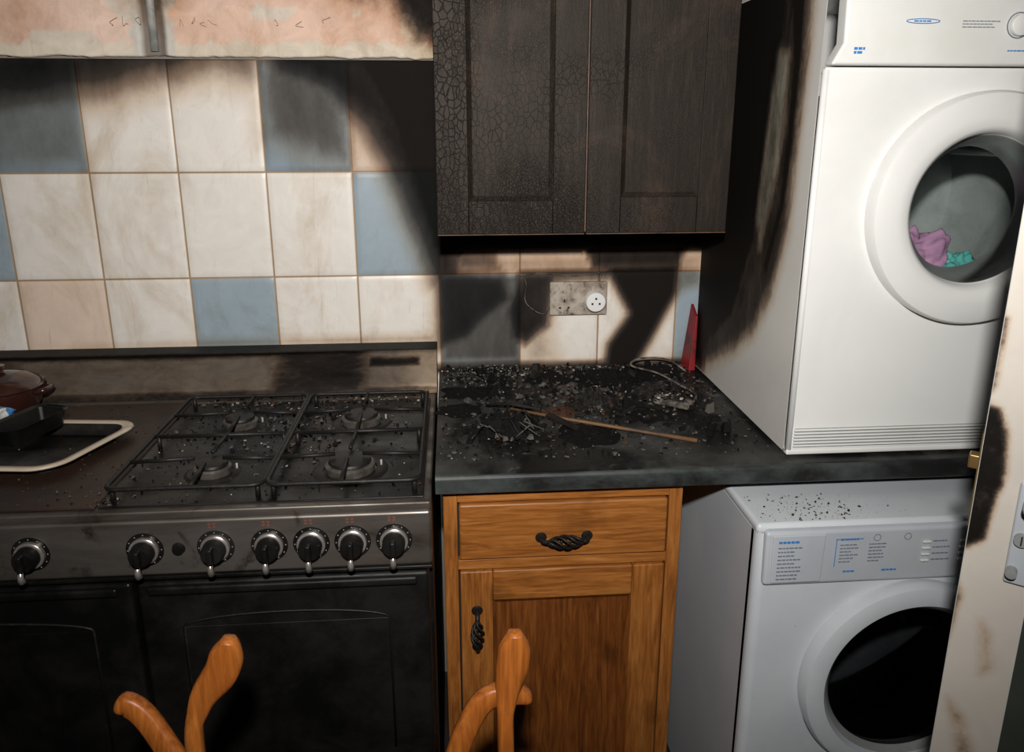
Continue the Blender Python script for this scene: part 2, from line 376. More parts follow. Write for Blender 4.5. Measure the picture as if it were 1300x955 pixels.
ps=[([(-.15,2.5),(-.12,1.82),(-.08,1.76),(-.04,1.70),(.05,1.665),(.05,2.5)],.05,.95),
    ([(-1.95,2.5),(-1.95,1.71),(-1.15,1.72),(-1.00,1.76),(-.93,1.9),(-.93,2.5)],.05,.50),
    ([(-.72,2.5),(-.68,1.80),(-.61,1.73),(-.5,1.82),(-.42,2.5)],.05,.42),
    ([(-.3,2.5),(-.28,1.80),(-.2,1.77),(-.1,1.75),(-.1,2.5)],.05,.35)]
pl=grid('plaster_render',px,pz,ppos,m_plaster,pcol,lambda P:field(np.stack([P[:,0],P[:,1]+1.661],1),ps))
rs=random.Random(4)
for x0 in (-.70,-.675,-.65,-.56,-.535,-.51,-.49,-.35,-.30,-.24):
    pts=[(x0+rs.uniform(-.006,.014),-.0155,1.722+rs.uniform(0,.024)) for _ in range(4)]
    tube('pencil_scribble',spline(pts,5),.0005,m_pencil,pl,4)
tube('conduit_pipe',[(-.617,-.011,1.672),(-.615,-.012,1.8),(-.617,-.012,2.0),(-.617,-.012,2.395)],.009,m_pipe,pl,n=12)

# ------------------------------------------------------------------ shaker door builder
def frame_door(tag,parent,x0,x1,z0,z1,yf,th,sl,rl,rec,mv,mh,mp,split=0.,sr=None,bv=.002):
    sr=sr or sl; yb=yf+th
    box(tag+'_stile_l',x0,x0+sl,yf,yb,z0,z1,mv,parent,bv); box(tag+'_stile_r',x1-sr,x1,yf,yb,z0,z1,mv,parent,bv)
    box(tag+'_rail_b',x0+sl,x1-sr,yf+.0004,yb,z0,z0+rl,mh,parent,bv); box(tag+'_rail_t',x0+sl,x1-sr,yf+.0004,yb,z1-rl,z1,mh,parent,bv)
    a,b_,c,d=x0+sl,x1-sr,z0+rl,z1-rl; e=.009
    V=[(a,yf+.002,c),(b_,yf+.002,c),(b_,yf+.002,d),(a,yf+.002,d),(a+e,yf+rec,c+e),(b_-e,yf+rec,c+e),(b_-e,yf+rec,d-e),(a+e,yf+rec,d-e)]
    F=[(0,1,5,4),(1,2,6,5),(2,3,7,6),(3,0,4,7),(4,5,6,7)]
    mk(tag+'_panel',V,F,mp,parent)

# ------------------------------------------------------------------ charred wall cabinet
wc=empty('charred_wall_cabinet')
box('carcass',.006,.602,-.294,-.003,1.30,2.02,m_char,wc,.001)
frame_door('door_a',wc,.004,.3055,1.297,2.02,-.3156,.02,.064,.068,.008,m_char,m_char,m_char,sr=.066)
frame_door('door_b',wc,.3090,.604,1.297,2.02,-.3156,.02,.070,.074,.008,m_char,m_char,m_char,sr=.064)
box('door_gap_edge',.3057,.3088,-.309,-.296,1.30,2.02,m_raw,wc,0)
for a,b_ in ((.0045,.305),(.3095,.6035)): box('scorched_lower_edge',a,b_,-.3150,-.2965,1.2955,1.2972,m_raw,wc,0)
tube('panel_scorch_line',[(.380,-.3110,1.3725),(.45,-.3112,1.3722),(.538,-.311,1.3727)],.0014,m_raw,wc,6)

# ------------------------------------------------------------------ worktop
wt=empty('worktop')
prof=[]
R=.010
for a in range(0,91,15): prof.append((-.631+R-R*math.sin(math.radians(a)) , .91-R+R*math.cos(math.radians(a))))
yy=[-.005]+[p[0] for p in prof]+[-.631,-.625,-.005]; zz=[.91]+[p[1] for p in prof]+[.876,.872,.872]
V=[];n=len(yy)
for x in (-.006,1.268):
    V+=[(x,y,z) for y,z in zip(yy,zz)]
F=[(i,i+n,(i+1)%n+n,(i+1)%n) for i in range(n)]+[tuple(range(n)),tuple(range(2*n-1,n-1,-1))]
o=mk('slab',V,F,None,wt,False,[m_worktop,m_wtedge],[0 if (i<3) else 1 for i in range(len(F))])
bm=bmesh.new(); bm.from_mesh(o.data); bmesh.ops.recalc_face_normals(bm,faces=bm.faces); bm.to_mesh(o.data); bm.free()

# ------------------------------------------------------------------ base cabinet (oak)
bc=empty('oak_base_cabinet')
Yc=-.600
box('side_l',.006,.024,Yc+.02,-.01,.0,.871,m_oakv,bc,.001); box('side_r',.436,.454,Yc+.02,-.01,.0,.871,m_oakv,bc,.001)
box('back',.024,.436,-.03,-.01,.1,.87,m_oakv,bc,0); box('bottom',.024,.436,Yc+.02,-.03,.1,.12,m_oakv,bc,0)
box('plinth',.02,.44,Yc+.06,Yc+.075,0,.1,m_blackm,bc,0)
box('frame_l',.006,.032,Yc,Yc+.02,.10,.871,m_oakv,bc,.002); box('frame_r',.430,.456,Yc,Yc+.02,.10,.871,m_oakv,bc,.002)
box('frame_t',.032,.430,Yc,Yc+.02,.842,.871,m_oakh,bc,.001); box('frame_m',.032,.430,Yc+.0005,Yc+.02,.702,.722,m_oakh,bc,.001)
box('drawer_front',.035,.427,Yc-.006,Yc+.014,.725,.839,m_oakh,bc,.005,4)
box('inner_dark',.03,.43,Yc+.016,Yc+.03,.12,.86,m_dark,bc,0)
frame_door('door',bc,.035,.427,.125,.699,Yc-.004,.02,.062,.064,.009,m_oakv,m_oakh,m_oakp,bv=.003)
def cage_handle(parent,cx,cz,L,horiz,y):
    for k in range(5):
        pts=[]
        for i in range(25):
            t=i/24; s=(t-.5)*L; rad=.0115*math.sin(math.pi*t)**.7; a=2*math.pi*k/5+t*math.pi*1.6
            q=(rad*math.cos(a),rad*math.sin(a))
            pts.append((cx+s,y-.020+q[0],cz+q[1]) if horiz else (cx+q[1],y-.020+q[0],cz+s))
        tube('cage_wire',pts,.0026,m_iron,parent,6)
    for s in (-1,1):
        p0=(cx+s*L*.5,y-.02,cz) if horiz else (cx,y-.02,cz+s*L*.5)
        p1=(cx+s*L*.62,y-.014,cz) if horiz else (cx,y-.014,cz+s*L*.62)
        p2=(cx+s*L*.66,y+.001,cz) if horiz else (cx,y+.001,cz+s*L*.66)
        tube('handle_end',spline([p0,p1,p2],5),.0045,m_iron,parent,8)
        q=(cx+s*L*.64,cz) if horiz else (cx,cz+s*L*.64)
        lathe('handle_rose',[(0.,y-.004),(.009,y-.003),(.011,y)],q,'Y',m_iron,parent,20)
cage_handle(bc,.231,.767,.068,True,Yc-.006); cage_handle(bc,.066,.575,.062,False,Yc-.004)

# ------------------------------------------------------------------ range cooker
rc=empty('range_cooker')
CX0,CX1,CYF=-1.112,-.012,-.715
box('body',CX0,CX1,-.690,-.03,.05,.888,m_black,rc,.004)
box('plinth',CX0+.02,CX1-.02,-.64,-.06,0,.05,m_blackm,rc,0)
box('hob_rim',CX0,CX1,CYF,-.14,.888,.905,m_steel,rc,.004,3)
box('hob_glass',-.556,CX1-.012,-.700,-.205,.9055,.9085,m_black,rc,.003)
box('hotplate_surface',CX0+.01,-.560,-.703,-.195,.9055,.909,m_ceran,rc,.003)
prof=[(-.03,.89),(-.03,.985),(-.075,.992),(-.092,.985),(-.150,.925),(-.165,.906),(-.165,.89)]
for side in (CX0,CX1+.002):
    mk('upstand_end',[(side,y,z) for y,z in prof],[tuple(range(len(prof)))],m_steel,rc)
pp=np.array(prof[1:6]); seg=np.concatenate([[0],np.cumsum(np.hypot(*np.diff(pp,axis=0).T))])
def upos(P):
    y=np.interp(P[:,1],seg,pp[:,0]); z=np.interp(P[:,1],seg,pp[:,1]); return np.stack([P[:,0],y,z],1)
vs=sorted(set(list(np.linspace(0,seg[-1],26))+list(seg)))
TOT=seg[-1]
us_l=[([(-.17,-.02),(-.17,TOT+.02),(-.42,TOT+.02),(-.40,.09),(-.46,.05),(-.46,-.02)],.05,.72),
      ([(-1.2,-.02),(-1.2,.070),(-.20,.070),(-.17,-.02)],.010,.80),
      ([(-.17,.075),(-.17,.10),(-.05,.10),(-.05,.075)],.012,.95),
      ([(-.02,-.01),(-.02,.05),(-.2,.05),(-.2,-.01)],.012,.50),
      ([(-1.2,TOT-.02),(-1.2,TOT+.02),(0,TOT+.02),(0,TOT-.02)],.008,.60),
      ([(-1.2,-.1),(-1.2,.3),(-.95,.3),(-.95,-.1)],.08,.60),
      ([(-1.2,-.1),(-1.2,.3),(.1,.3),(.1,-.1)],.01,.27)]
def ucol(P):
    t=np.clip((P[:,0]+.11)/.07,0,1)[:,None]; a=np.array((.32,.295,.27)); b=np.array((.72,.64,.53)); return a*(1-t)+b*t
grid('upstand_face',np.linspace(CX0,CX1+.002,260),vs,upos,m_splash,ucol,lambda P:field(P,us_l),rc,flip=True)
box('upstand_back',CX0,CX1,-.031,-.028,.89,.985,m_blackm,rc,0)
box('upstand_trim',CX0,CX1+.003,-.088,-.028,.990,.994,m_blackm,rc,.001)
box('fascia',CX0,CX1,CYF-.004,-.68,.789,.890,m_steel,rc,.006,3)
box('fascia_lip',CX0,CX1,CYF-.008,-.69,.783,.790,m_black,rc,.002)
def knob(x,z):
    y=CYF-.004
    lathe('knob_scale',[(.0,y-.0008),(.030,y-.0008),(.0305,y)],(x,z),'Y',m_black,rc,40)
    for i in range(11):
        a=math.radians(-60+i*30); 
        cx,cz=x+.027*math.cos(a),z+.027*math.sin(a); box('tick',cx-.0008,cx+.0008,y-.0012,y-.0006,cz-.0008,cz+.0008,m_tick,rc,0)
    lathe('knob_ring',[(.0235,y),(.0235,y-.007),(.021,y-.009),(.0195,y-.009)],(x,z),'Y',m_chrome,rc,40)
    lathe('knob_body',[(.0195,y-.006),(.0185,y-.024),(.016,y-.028),(0,y-.029)],(x,z),'Y',m_black,rc,40)
    box('knob_grip',x-.0045,x+.0045,y-.040,y-.022,z-.014,z+.016,m_black,rc,.003,3)
    tube('knob_pointer',[(x,y-.034,z-.006),(x,y-.038,z-.020),(x,y-.036,z-.029)],[.0035,.0045,.0065],m_chrome,rc,12)
KX=[-1.03,-.94,-.85,-.76,-.662,-.482,-.368,-.281,-.212,-.144,-.075]
for i,x in enumerate(KX):
    knob(x,.838)
    if i>5:
        for a in range(2):
            for b_ in range(2):
                xx=x-.009+a*.008; zz_=.875+b_*.0055
                box('hob_icon',xx,xx+.0045,CYF-.0048,CYF-.0038,zz_-.0014,zz_+.0014,m_redi,rc,0)
lathe('ignition_button',[(0,CYF-.010),(.009,CYF-.010),(.011,CYF-.004)],(-.428,.838),'Y',m_black,rc,24)
def arch(cx,w,z0,z1,y,parent):
    pts=[(cx-w/2,y,z0)]+[(cx-w/2*math.cos(a),y,z1-.022+.022*math.sin(a)) for a in np.linspace(0,math.pi,19)]+[(cx+w/2,y,z0)]
    tube('window_trim',pts,.0022,m_iron,parent,6)
for (a,b_) in ((CX0+.006,-.513),(-.505,CX1-.006)):
    box('oven_door',a,b_,CYF-.004,-.688,.33,.776,m_black,rc,.008,3)
    box('oven_window',a+.07,b_-.07,CYF-.0055,CYF-.003,.42,.690,m_black,rc,.001)
    arch((a+b_)/2,(b_-a)-.14,.42,.712,CYF-.005,rc)
    box('grip_lip',a+.02,b_-.02,CYF-.014,CYF-.003,.756,.772,m_black,rc,.005,3)
    box('lower_door',a,b_,CYF-.004,-.688,.06,.322,m_black,rc,.008,3)
for bx,by,s in ((-.414,-.350,.85),(-.165,-.350,1.),(-.405,-.580,.8),(-.160,-.585,1.1)):
    lathe('burner_dish',[(.062*s,.9086),(.055*s,.9125),(.044*s,.911)],(bx,by),'Z',m_iron,rc,40)
    lathe('burner_head',[(.040*s,.909),(.041*s,.921),(.037*s,.924),(.033*s,.924)],(bx,by),'Z',m_alu,rc,40)
    lathe('burner_cap',[(.033*s,.922),(.035*s,.926),(.033*s,.930),(.02*s,.932),(0,.932)],(bx,by),'Z',m_iron,rc,40)
    tube('spark_pin',[(bx+.05*s,by+.01,.908),(bx+.05*s,by+.01,.922)],.002,m_ashw,rc,6)
def rr_path(x0,x1,y0,y1,z,r=.02):
    P=[]
    for cx,cy,a0 in ((x1-r,y1-r,0),(x0+r,y1-r,90),(x0+r,y0+r,180),(x1-r,y0+r,270)):
        for a in range(0,91,15): t=math.radians(a0+a); P.append((cx+r*math.cos(t),cy+r*math.sin(t),z))
    return P
zr=.934
for gx0,gx1,bxs in ((-.548,-.292,-.41),(-.286,-.030,-.162)):
    tube('pan_support_frame',rr_path(gx0,gx1,-.690,-.235,zr),.0042,m_iron,rc,8,True)
    ym=-.462; tube('pan_support_bar',[(gx0,ym,zr),(gx1,ym,zr)],.0042,m_iron,rc)
    for by in (-.350,-.580):
        for dx,dy in ((1,0),(-1,0),(0,1),(0,-1)):
            if dx: e=(gx1 if dx>0 else gx0,by,zr); s=(bxs+dx*.025,by,zr+.004)
            else:
                yy_=( -.235 if by>-.4 else ym) if dy>0 else (ym if by>-.4 else -.690); e=(bxs,yy_,zr); s=(bxs,by+dy*.025,zr+.004)
            tube('pan_support_finger',[s,e],.0040,m_iron,rc)
    for fx in (gx0+.01,gx1-.01):
        for fy in (-.68,-.462,-.245): tube('foot',[(fx,fy,.908),(fx,fy,zr)],.0045,m_iron,rc)

# ------------------------------------------------------------------ appliances
def front_hole(name,x0,x1,z0,z1,y,cx,cz,r,mat,parent,n=72):
    ang=sorted(set([2*math.pi*i/n for i in range(n)]+[math.atan2(zc-cz,xc-cx)%(2*math.pi) for xc in (x0,x1) for zc in (z0,z1)]))
    V=[];F=[]
    for a in ang:
        c,s=math.cos(a),math.sin(a); V.append((cx+r*c,y,cz+r*s))
        t=min([((x1 if c>0 else x0)-cx)/c if abs(c)>1e-9 else 9,((z1 if s>0 else z0)-cz)/s if abs(s)>1e-9 else 9]); V.append((cx+t*c,y,cz+t*s))
    N=len(ang)
    for i in range(N):
        j=(i+1)%N; F.append((2*i,2*i+1,2*j+1,2*j))
    return mk(name,V,F,mat,parent)
def cloth(name,c,s,mat,parent,seed):
    bm=bmesh.new(); bmesh.ops.create_icosphere(bm,subdivisions=5,radius=1)
    for v in bm.verts:
        k=1+.45*mnoise.noise(v.co*1.8+Vector((seed,0,0)))+.22*mnoise.noise(v.co*5+Vector((0,seed,0)))+.08*abs(mnoise.noise(v.co*12+Vector((0,seed,3))))
        v.co=Vector((c[0]+v.co.x*s[0]*k,c[1]+v.co.y*s[1]*k,c[2]+v.co.z*s[2]*k))
    me=bpy.data.meshes.new(name); bm.to_mesh(me); bm.free(); me.materials.append(mat); me.polygons.foreach_set('use_smooth',[True]*len(me.polygons))
    o=bpy.data.objects.new(name,me); COL.objects.link(o); o.parent=parent
td=empty('tumble_dryer')
DX0,DX1,DF=.649,1.244,-.599
box('cabinet_shell',DX0,DX1,DF+.012,-.03,.918,1.76,m_white,td,0,open_front=True)
def dlay():
    return [([(-.01,1.80),(-.535,1.80),(-.53,1.62),(-.52,1.48),(-.515,1.33),(-.465,1.19),(-.39,1.10),(-.27,1.02),(-.14,.955),(-.01,.92)],.04,.80),
            ([(-.01,1.78),(-.44,1.78),(-.42,1.6),(-.38,1.40),(-.37,1.28),(-.28,1.10),(-.16,1.01),(-.01,1.0)],.04,1.1),
            ([(-.50,1.80),(-.51,1.62),(-.505,1.48),(-.495,1.36),(-.44,1.22),(-.41,1.24),(-.465,1.38),(-.47,1.5),(-.47,1.62),(-.42,1.80)],.018,1.05),
            ([(-.01,1.3),(-.21,1.25),(-.19,1.05),(-.09,.92),(-.01,.91)],.05,1.05)]
def dsoot(P):
    f=field(P,dlay())
    f2=field(P,[([(-.385,1.66),(-.455,1.64),(-.46,1.50),(-.435,1.36),(-.39,1.27),(-.36,1.33),(-.37,1.50)],.022,.5)])
    return np.clip(f-f2*.90,0,1.1)
def dcol(P):
    k=field(P,[([(-.385,1.66),(-.455,1.64),(-.46,1.50),(-.435,1.36),(-.39,1.27),(-.36,1.33),(-.37,1.50)],.03,1.)])[:,None]
    return np.array((.68,.66,.62))*(1-k)+np.array((.28,.31,.29))*k
grid('scorched_side',np.linspace(-.585,-.032,110),np.linspace(.92,1.758,150),lambda P:np.stack([np.full(len(P),DX0-.0006),P[:,0],P[:,1]],1),m_enamel_s,dcol,dsoot,td,True)
dcx,dcz=.9465,1.368
front_hole('front_panel',DX0+.004,DX1-.004,.922,1.602,DF,dcx,dcz,.17,m_white,td)
tube('front_edge',[(DX0+.006,DF+.006,.922),(DX0+.006,DF+.006,1.60)],.0065,m_white,td,16)
tube('front_edge_r',[(DX1-.006,DF+.006,.922),(DX1-.006,DF+.006,1.60)],.0065,m_white,td,16)
box('front_base',DX0,DX1,DF-.001,DF+.02,.915,.926,m_white,td,.003)
box('front_top',DX0+.002,DX1-.002,DF+.0005,DF+.02,1.594,1.604,m_white,td,.002)
lathe('door_ring',[(.200,DF+.001),(.2005,DF-.018),(.196,DF-.027),(.186,DF-.031),(.160,DF-.034),(.143,DF-.033),(.134,DF-.026),(.130,DF-.012),(.128,DF-.006),(.115,DF+.008),(.109,DF+.034),(.1085,DF+.05)],(dcx,dcz),'Y',None,td,96,[m_white,m_grey,m_bezel],[0,0,0,0,0,0,0,0,2,2,2])
lathe('door_glass',[(.127,DF-.006),(.10,DF-.010),(.05,DF-.013),(0,DF-.014)],(dcx,dcz),'Y',m_glass,td,64)
lathe('drum',[(.17,DF+.01),(.1086,DF+.05),(.118,DF+.055),(.24,DF+.08),(.24,-.22),(.22,-.19),(.15,-.185),(.145,-.195),(.05,-.19),(.045,-.20),(.012,-.20),(0,-.202)],(dcx,dcz),'Y',m_drum,td,64)
for a in (30,150,270):
    t=math.radians(a); tube('drum_paddle',[(dcx+.215*math.cos(t),DF+.10,dcz+.215*math.sin(t)),(dcx+.215*math.cos(t),-.22,dcz+.215*math.sin(t))],.025,m_drum,td,12)
cloth('purple_garment',(.930,-.455,1.235),(.075,.065,.078),m_purple,td,2.); cloth('teal_garment',(.995,-.490,1.218),(.060,.04,.055),m_teal,td,5.); cloth('purple_garment',(.88,-.44,1.225),(.06,.06,.055),m_purple,td,8.)
box('grille_recess',DX0+.012,DX1-.012,DF-.0012,DF+.01,.930,.968,m_grey,td,.001)
for i in range(6):
    z=.9325+i*.0062; box('grille_slat',DX0+.010,DX1-.010,DF-.005,DF-.0008,z,z+.0034,m_whitepl,td,.0012)
extr('control_fascia',[(.650,1.606),(.668,1.640),(.664,1.77),(1.244,1.77),(1.244,1.606)],DF-.020,DF+.012,m_whitepl,td,.005)
for i,x in enumerate((.958,.990)):
    lathe('dial',[(.017,DF-.0202),(.0165,DF-.028),(.013,DF-.030),(0,DF-.030)],(x,1.668),'Y',m_whitepl,td,32)
    lathe('dial_scale',[(.0205,DF-.0200),(.0205,DF-.0208),(.0185,DF-.0208)],(x,1.668),'Y',m_txt,td,32)
def ellipse(cx,cz,a,b_,y,mat,parent,r=.0009,rotz=0):
    tube('logo_ellipse',[(cx+a*math.cos(t),y,cz+b_*math.sin(t)) for t in np.linspace(0,2*math.pi,33)[:-1]],r,mat,parent,5,True)
fy=DF-.0205
ellipse(.795,1.673,.028,.0035,fy,m_blue,td,.0007)
def lines(parent,x0,z0,n,w,dz,y,mat,seed=0,h=.0013):
    r=random.Random(seed)
    for i in range(n):
        x=x0
        while x<x0+w*(.6+.4*r.random()):
            l=.003+.005*r.random(); box('print',x,x+l,y-.0006,y+.0004,z0-i*dz,z0-i*dz+h,mat,parent,0); x+=l+.0015
lines(td,.780,1.672,1,.026,.004,fy,m_blue,1,.0022); lines(td,.862,1.673,3,.070,.0045,fy,m_txt,2,.0014)
lines(td,.685,1.629,2,.018,.006,fy,m_blue,3,.004); lines(td,.945,1.628,1,.04,.004,fy,m_blue,4,.002)
for fx in (DX0+.05,DX1-.05):
    for fy_ in (DF+.05,-.08): lathe('foot',[(.015,.9101),(.015,.919),(0,.919)],(fx,fy_),'Z',m_blackm,td,16)

wm=empty('washing_machine')
WX0,WX1,WF=.547,1.142,-.742
box('cabinet_shell',WX0,WX1,WF+.02,-.12,.012,.832,m_washer,wm,0,open_front=True)
box('top_plate',WX0-.001,WX1+.001,WF+.004,-.12,.830,.850,m_washer,wm,.008,4)
wcx,wcz=.8445,.535
front_hole('front_panel',WX0+.016,WX1-.016,.10,.735,WF,wcx,wcz,.17,m_washer,wm)
for sx,cx in ((-1,WX0+.016),(1,WX1-.016)):
    V=[];F=[]
    for i in range(9):
        a=math.radians(i*90/8); x=cx+sx*.016*math.sin(a); y=WF+.016-.016*math.cos(a)
        V+=[(x,y,.012),(x,y,.835)]
    V+=[(cx+sx*.016,WF+.03,.012),(cx+sx*.016,WF+.03,.835)]
    for i in range(9): F.append((2*i,2*i+1,2*i+3,2*i+2))
    mk('rounded_corner',V,F,m_washer,wm,True)
box('kick_panel',WX0+.016,WX1-.016,WF+.002,WF+.02,.012,.10,m_washer,wm,.002)
extr('control_fascia',[(WX0+.012,.738),(WX0+.010,.842),(WX1-.010,.842),(WX1-.012,.738)],WF-.010,WF+.02,m_greypl,wm,.007)
extr('drawer_front',[(WX0+.024,.745),(WX0+.022,.836),(WX0+.115,.836),(WX0+.113,.745)],WF-.013,WF-.008,m_greypl,wm,.002)
fy=WF-.0105
lines(wm,WX0+.032,.822,1,.05,.004,fy-.003,m_blue,11,.004); lines(wm,WX0+.032,.812,9,.045,.0075,fy-.003,m_txt,12,.0022)
box('blue_rule',.682,.683,fy-.001,fy,.772,.825,m_blue,wm,0); box('blue_rule',.682,.73,fy-.001,fy,.824,.825,m_blue,wm,0)
lines(wm,.69,.822,1,.035,.004,fy,m_blue,13,.003); lines(wm,.69,.812,6,.03,.0065,fy,m_txt,14,.0018)
lines(wm,.742,.812,6,.03,.0065,fy,m_txt,15,.0018); lines(wm,.70,.760,1,.03,.004,fy,m_blue,16,.003); lines(wm,.77,.760,1,.03,.004,fy,m_blue,17,.003)
for x in (.755,.81): ellipse(x,.825,.006,.006,fy,m_txt,wm,.0006)
for i in range(4):
    box('button',.838,.852,fy-.004,fy,.776+i*.012,.780+i*.012,m_whitepl,wm,.001); lines(wm,.858,.777+i*.012,1,.03,.004,fy,m_txt,20+i,.002)
    box('button',.905,.915,fy-.004,fy,.776+i*.012,.780+i*.012,m_whitepl,wm,.001)
lathe('programme_dial',[(.028,fy),(.027,fy-.012),(.022,fy-.015),(0,fy-.015)],(1.0,.79),'Y',m_whitepl,wm,40)
lathe('door_ring',[(.198,WF+.001),(.200,WF-.016),(.194,WF-.028),(.180,WF-.033),(.163,WF-.032),(.156,WF-.024),(.152,WF-.020),(.147,WF-.014),(.140,WF+.01),(.125,WF+.05)],(wcx,wcz),'Y',None,wm,96,[m_washer,m_grey,m_greypl],[0,0,0,0,2,1,1,1,1])
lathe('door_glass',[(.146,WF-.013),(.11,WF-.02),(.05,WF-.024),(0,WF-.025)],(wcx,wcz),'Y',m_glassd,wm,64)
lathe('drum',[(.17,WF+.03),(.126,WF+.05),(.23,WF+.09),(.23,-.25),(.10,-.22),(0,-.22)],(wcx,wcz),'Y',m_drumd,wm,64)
lathe('door_seal',[(.142,WF+.012),(.128,WF+.03),(.135,WF+.045),(.15,WF+.05)],(wcx,wcz),'Y',m_grey,wm,64)
for fx in (WX0+.05,WX1-.05):
    for fy_ in (WF+.06,-.17): lathe('foot',[(.018,0.0),(.018,.013),(0,.013)],(fx,fy_),'Z',m_blackm,wm,16)

# ------------------------------------------------------------------ double socket with plug
sk=empty('double_socket')
box('face_plate',.274,.420,-.0125,-.0006,1.050,1.136,m_sockpl,sk,.004,3)
for cx in (.311,.383):
    box('rocker',cx-.006,cx+.006,-.016,-.012,1.108,1.126,m_sockpl,sk,.0015)
cx=.311
box('earth_slot',cx-.002,cx+.002,-.0130,-.0122,1.084,1.092,m_dark,sk,0); box('pin_slot',cx-.014,cx-.008,-.0130,-.0122,1.068,1.072,m_dark,sk,0); box('pin_slot',cx+.008,cx+.014,-.0130,-.0122,1.068,1.072,m_dark,sk,0)
lathe('plug_body',[(.0265,-.0126),(.0260,-.030),(.0235,-.036),(.010,-.037),(0,-.037)],(.387,1.088),'Y',m_white,sk,32)
for dx,dz in ((-.009,-.004),(.009,-.004),(0,.009)): box('plug_mark',.387+dx-.0025,.387+dx+.0025,-.0376,-.0369,1.088+dz-.0025,1.088+dz+.0025,m_dark,sk,0)
tube('fallen_wire',spline([(.205,-.006,1.157),(.215,-.01,1.13),(.212,-.012,1.09),(.235,-.014,1.065),(.262,-.012,1.055),(.275,-.010,1.075)],6),.0008,m_cord,sk,6)
tube('burnt_wire',spline([(.20,-.004,1.150),(.25,-.006,1.158),(.33,-.006,1.150),(.40,-.006,1.156),(.40,-.008,1.138)],6),.0008,m_cord,sk,6)

V=[(.617,-.012,.9105),(.640,-.012,.9105),(.644,-.010,1.075),(.637,-.010,1.075),(.625,-.06,.9105),(.642,-.06,.9105),(.645,-.05,1.05),(.639,-.05,1.05)]
F=[(0,1,2,3),(7,6,5,4),(0,3,7,4),(1,5,6,2),(3,2,6,7),(0,4,5,1)]
o=mk('red_chopping_board',V,F,m_red); bev(o,.002)

# ------------------------------------------------------------------ debris
def flakes(name,n,fn,mats,w,smin,smax,seed,parent=None,pw=4,hk=1.):
    r=random.Random(seed); V=[];F=[];mi=[]
    for _ in range(n):
        p=fn(r)
        if p is None: continue
        x,y,z=p; k=r.choices(range(len(mats)),w)[0]; s=smin+(smax-smin)*r.random()**pw
        if mats[k] is m_ashw: s*=.65
        b0=len(V); a0=r.random()*6.28; m=r.randint(4,7); el=.35+.65*r.random(); tz=s*(.15+.6*r.random())*hk
        tiltx=(r.random()-.5)*.9; tilty=(r.random()-.5)*.9
        ring=[]
        for i in range(m):
            a=a0+6.283*i/m; rad=s*(.45+.75*r.random()); dx=math.cos(a)*rad; dy=math.sin(a)*rad*el
            ca,sa=math.cos(a0),math.sin(a0); X=dx*ca-dy*sa; Y=dx*sa+dy*ca
            ring.append((X,Y,abs(X*tiltx+Y*tilty)))
        for X,Y,Z in ring: V.append((x+X,y+Y,z+Z))
        for X,Y,Z in ring: V.append((x+X*.7,y+Y*.7,z+Z+tz*(.6+.8*r.random())))
        F.append(tuple(range(b0+m,b0+2*m))); mi.append(k)
        for i in range(m): F.append((b0+i,b0+(i+1)%m,b0+m+(i+1)%m,b0+m+i)); mi.append(k)
    return mk(name,V,F,None,parent,False,mats,mi)
AM=[m_ashk,m_ashg,m_ashw,m_ashb]
def gauss(cx,cy,s,z,x0,x1,y0,y1):
    def f(r):
        for _ in range(20):
            x=r.gauss(cx,s); y=r.gauss(cy,s)
            if x0<x<x1 and y0<y<y1: return (x,y,z)
    return f
fw=empty('fire_debris')
def mound(name,cx,cy,r0,h,seed,mat):
    F=[];nr,na=16,56;V=[]
    for j in range(nr):
        t=j/(nr-1)
        for i in range(na):
            a=2*math.pi*i/na; rr=r0*t*(1+.45*mnoise.noise(Vector((math.cos(a)*1.8,math.sin(a)*1.8,seed))))
            x=cx+rr*math.cos(a); y=cy+rr*math.sin(a)*.8; z=.9102+h*(1-t**1.5)*(.35+1.1*abs(mnoise.noise(Vector((x*55,y*55,seed))))+.6*abs(mnoise.noise(Vector((x*150,y*150,seed)))))
            if j==nr-1: z=.9101
            V.append((x,y,z))
    for j in range(nr-1):
        for i in range(na): F.append((j*na+i,j*na+(i+1)%na,(j+1)*na+(i+1)%na,(j+1)*na+i))
    mk(name,V,F,mat,fw)
mound('ash_heap',.139,-.425,.070,.042,1,m_ashk); mound('ash_heap',.345,-.275,.065,.030,2,m_blackm); mound('melted_lump',.50,-.225,.080,.022,3,m_blackm)
mound('ash_heap',.40,-.10,.10,.020,4,m_ashk); mound('ash_heap',.26,-.33,.04,.014,6,m_ashb); mound('ash_heap',.07,-.18,.065,.010,7,m_ashk); mound('ash_heap',.30,-.46,.07,.008,8,m_ashk)
mound('ash_heap',.21,-.2,.045,.014,9,m_blackm); mound('ash_heap',.45,-.36,.05,.012,10,m_ashk); mound('ash_heap',.52,-.07,.08,.024,11,m_ashk); mound('ash_heap',.04,-.30,.05,.008,12,m_ashk)
mound('ash_heap',.26,-.09,.06,.012,13,m_ashk)
def unif(x0,x1,y0,y1,z): return lambda r:(x0+(x1-x0)*r.random(),y0+(y1-y0)*r.random(),z)
flakes('scattered_ash',2600,unif(.0,.64,-.57,-.01,.9101),AM,[7,5,.8,1],.0006,.006,1,fw)
flakes('ash_cluster',500,gauss(.139,-.425,.045,.918,0,.6,-.6,-.02),AM,[9,2.5,.6,1.6],.001,.010,2,fw)
flakes('ash_cluster',550,gauss(.34,-.25,.07,.916,0,.63,-.6,-.02),AM,[8,4,1.2,3],.001,.009,3,fw)
flakes('ash_cluster',600,gauss(.5,-.22,.10,.915,0,.63,-.6,-.02),AM,[8,5,2,1],.001,.008,4,fw)
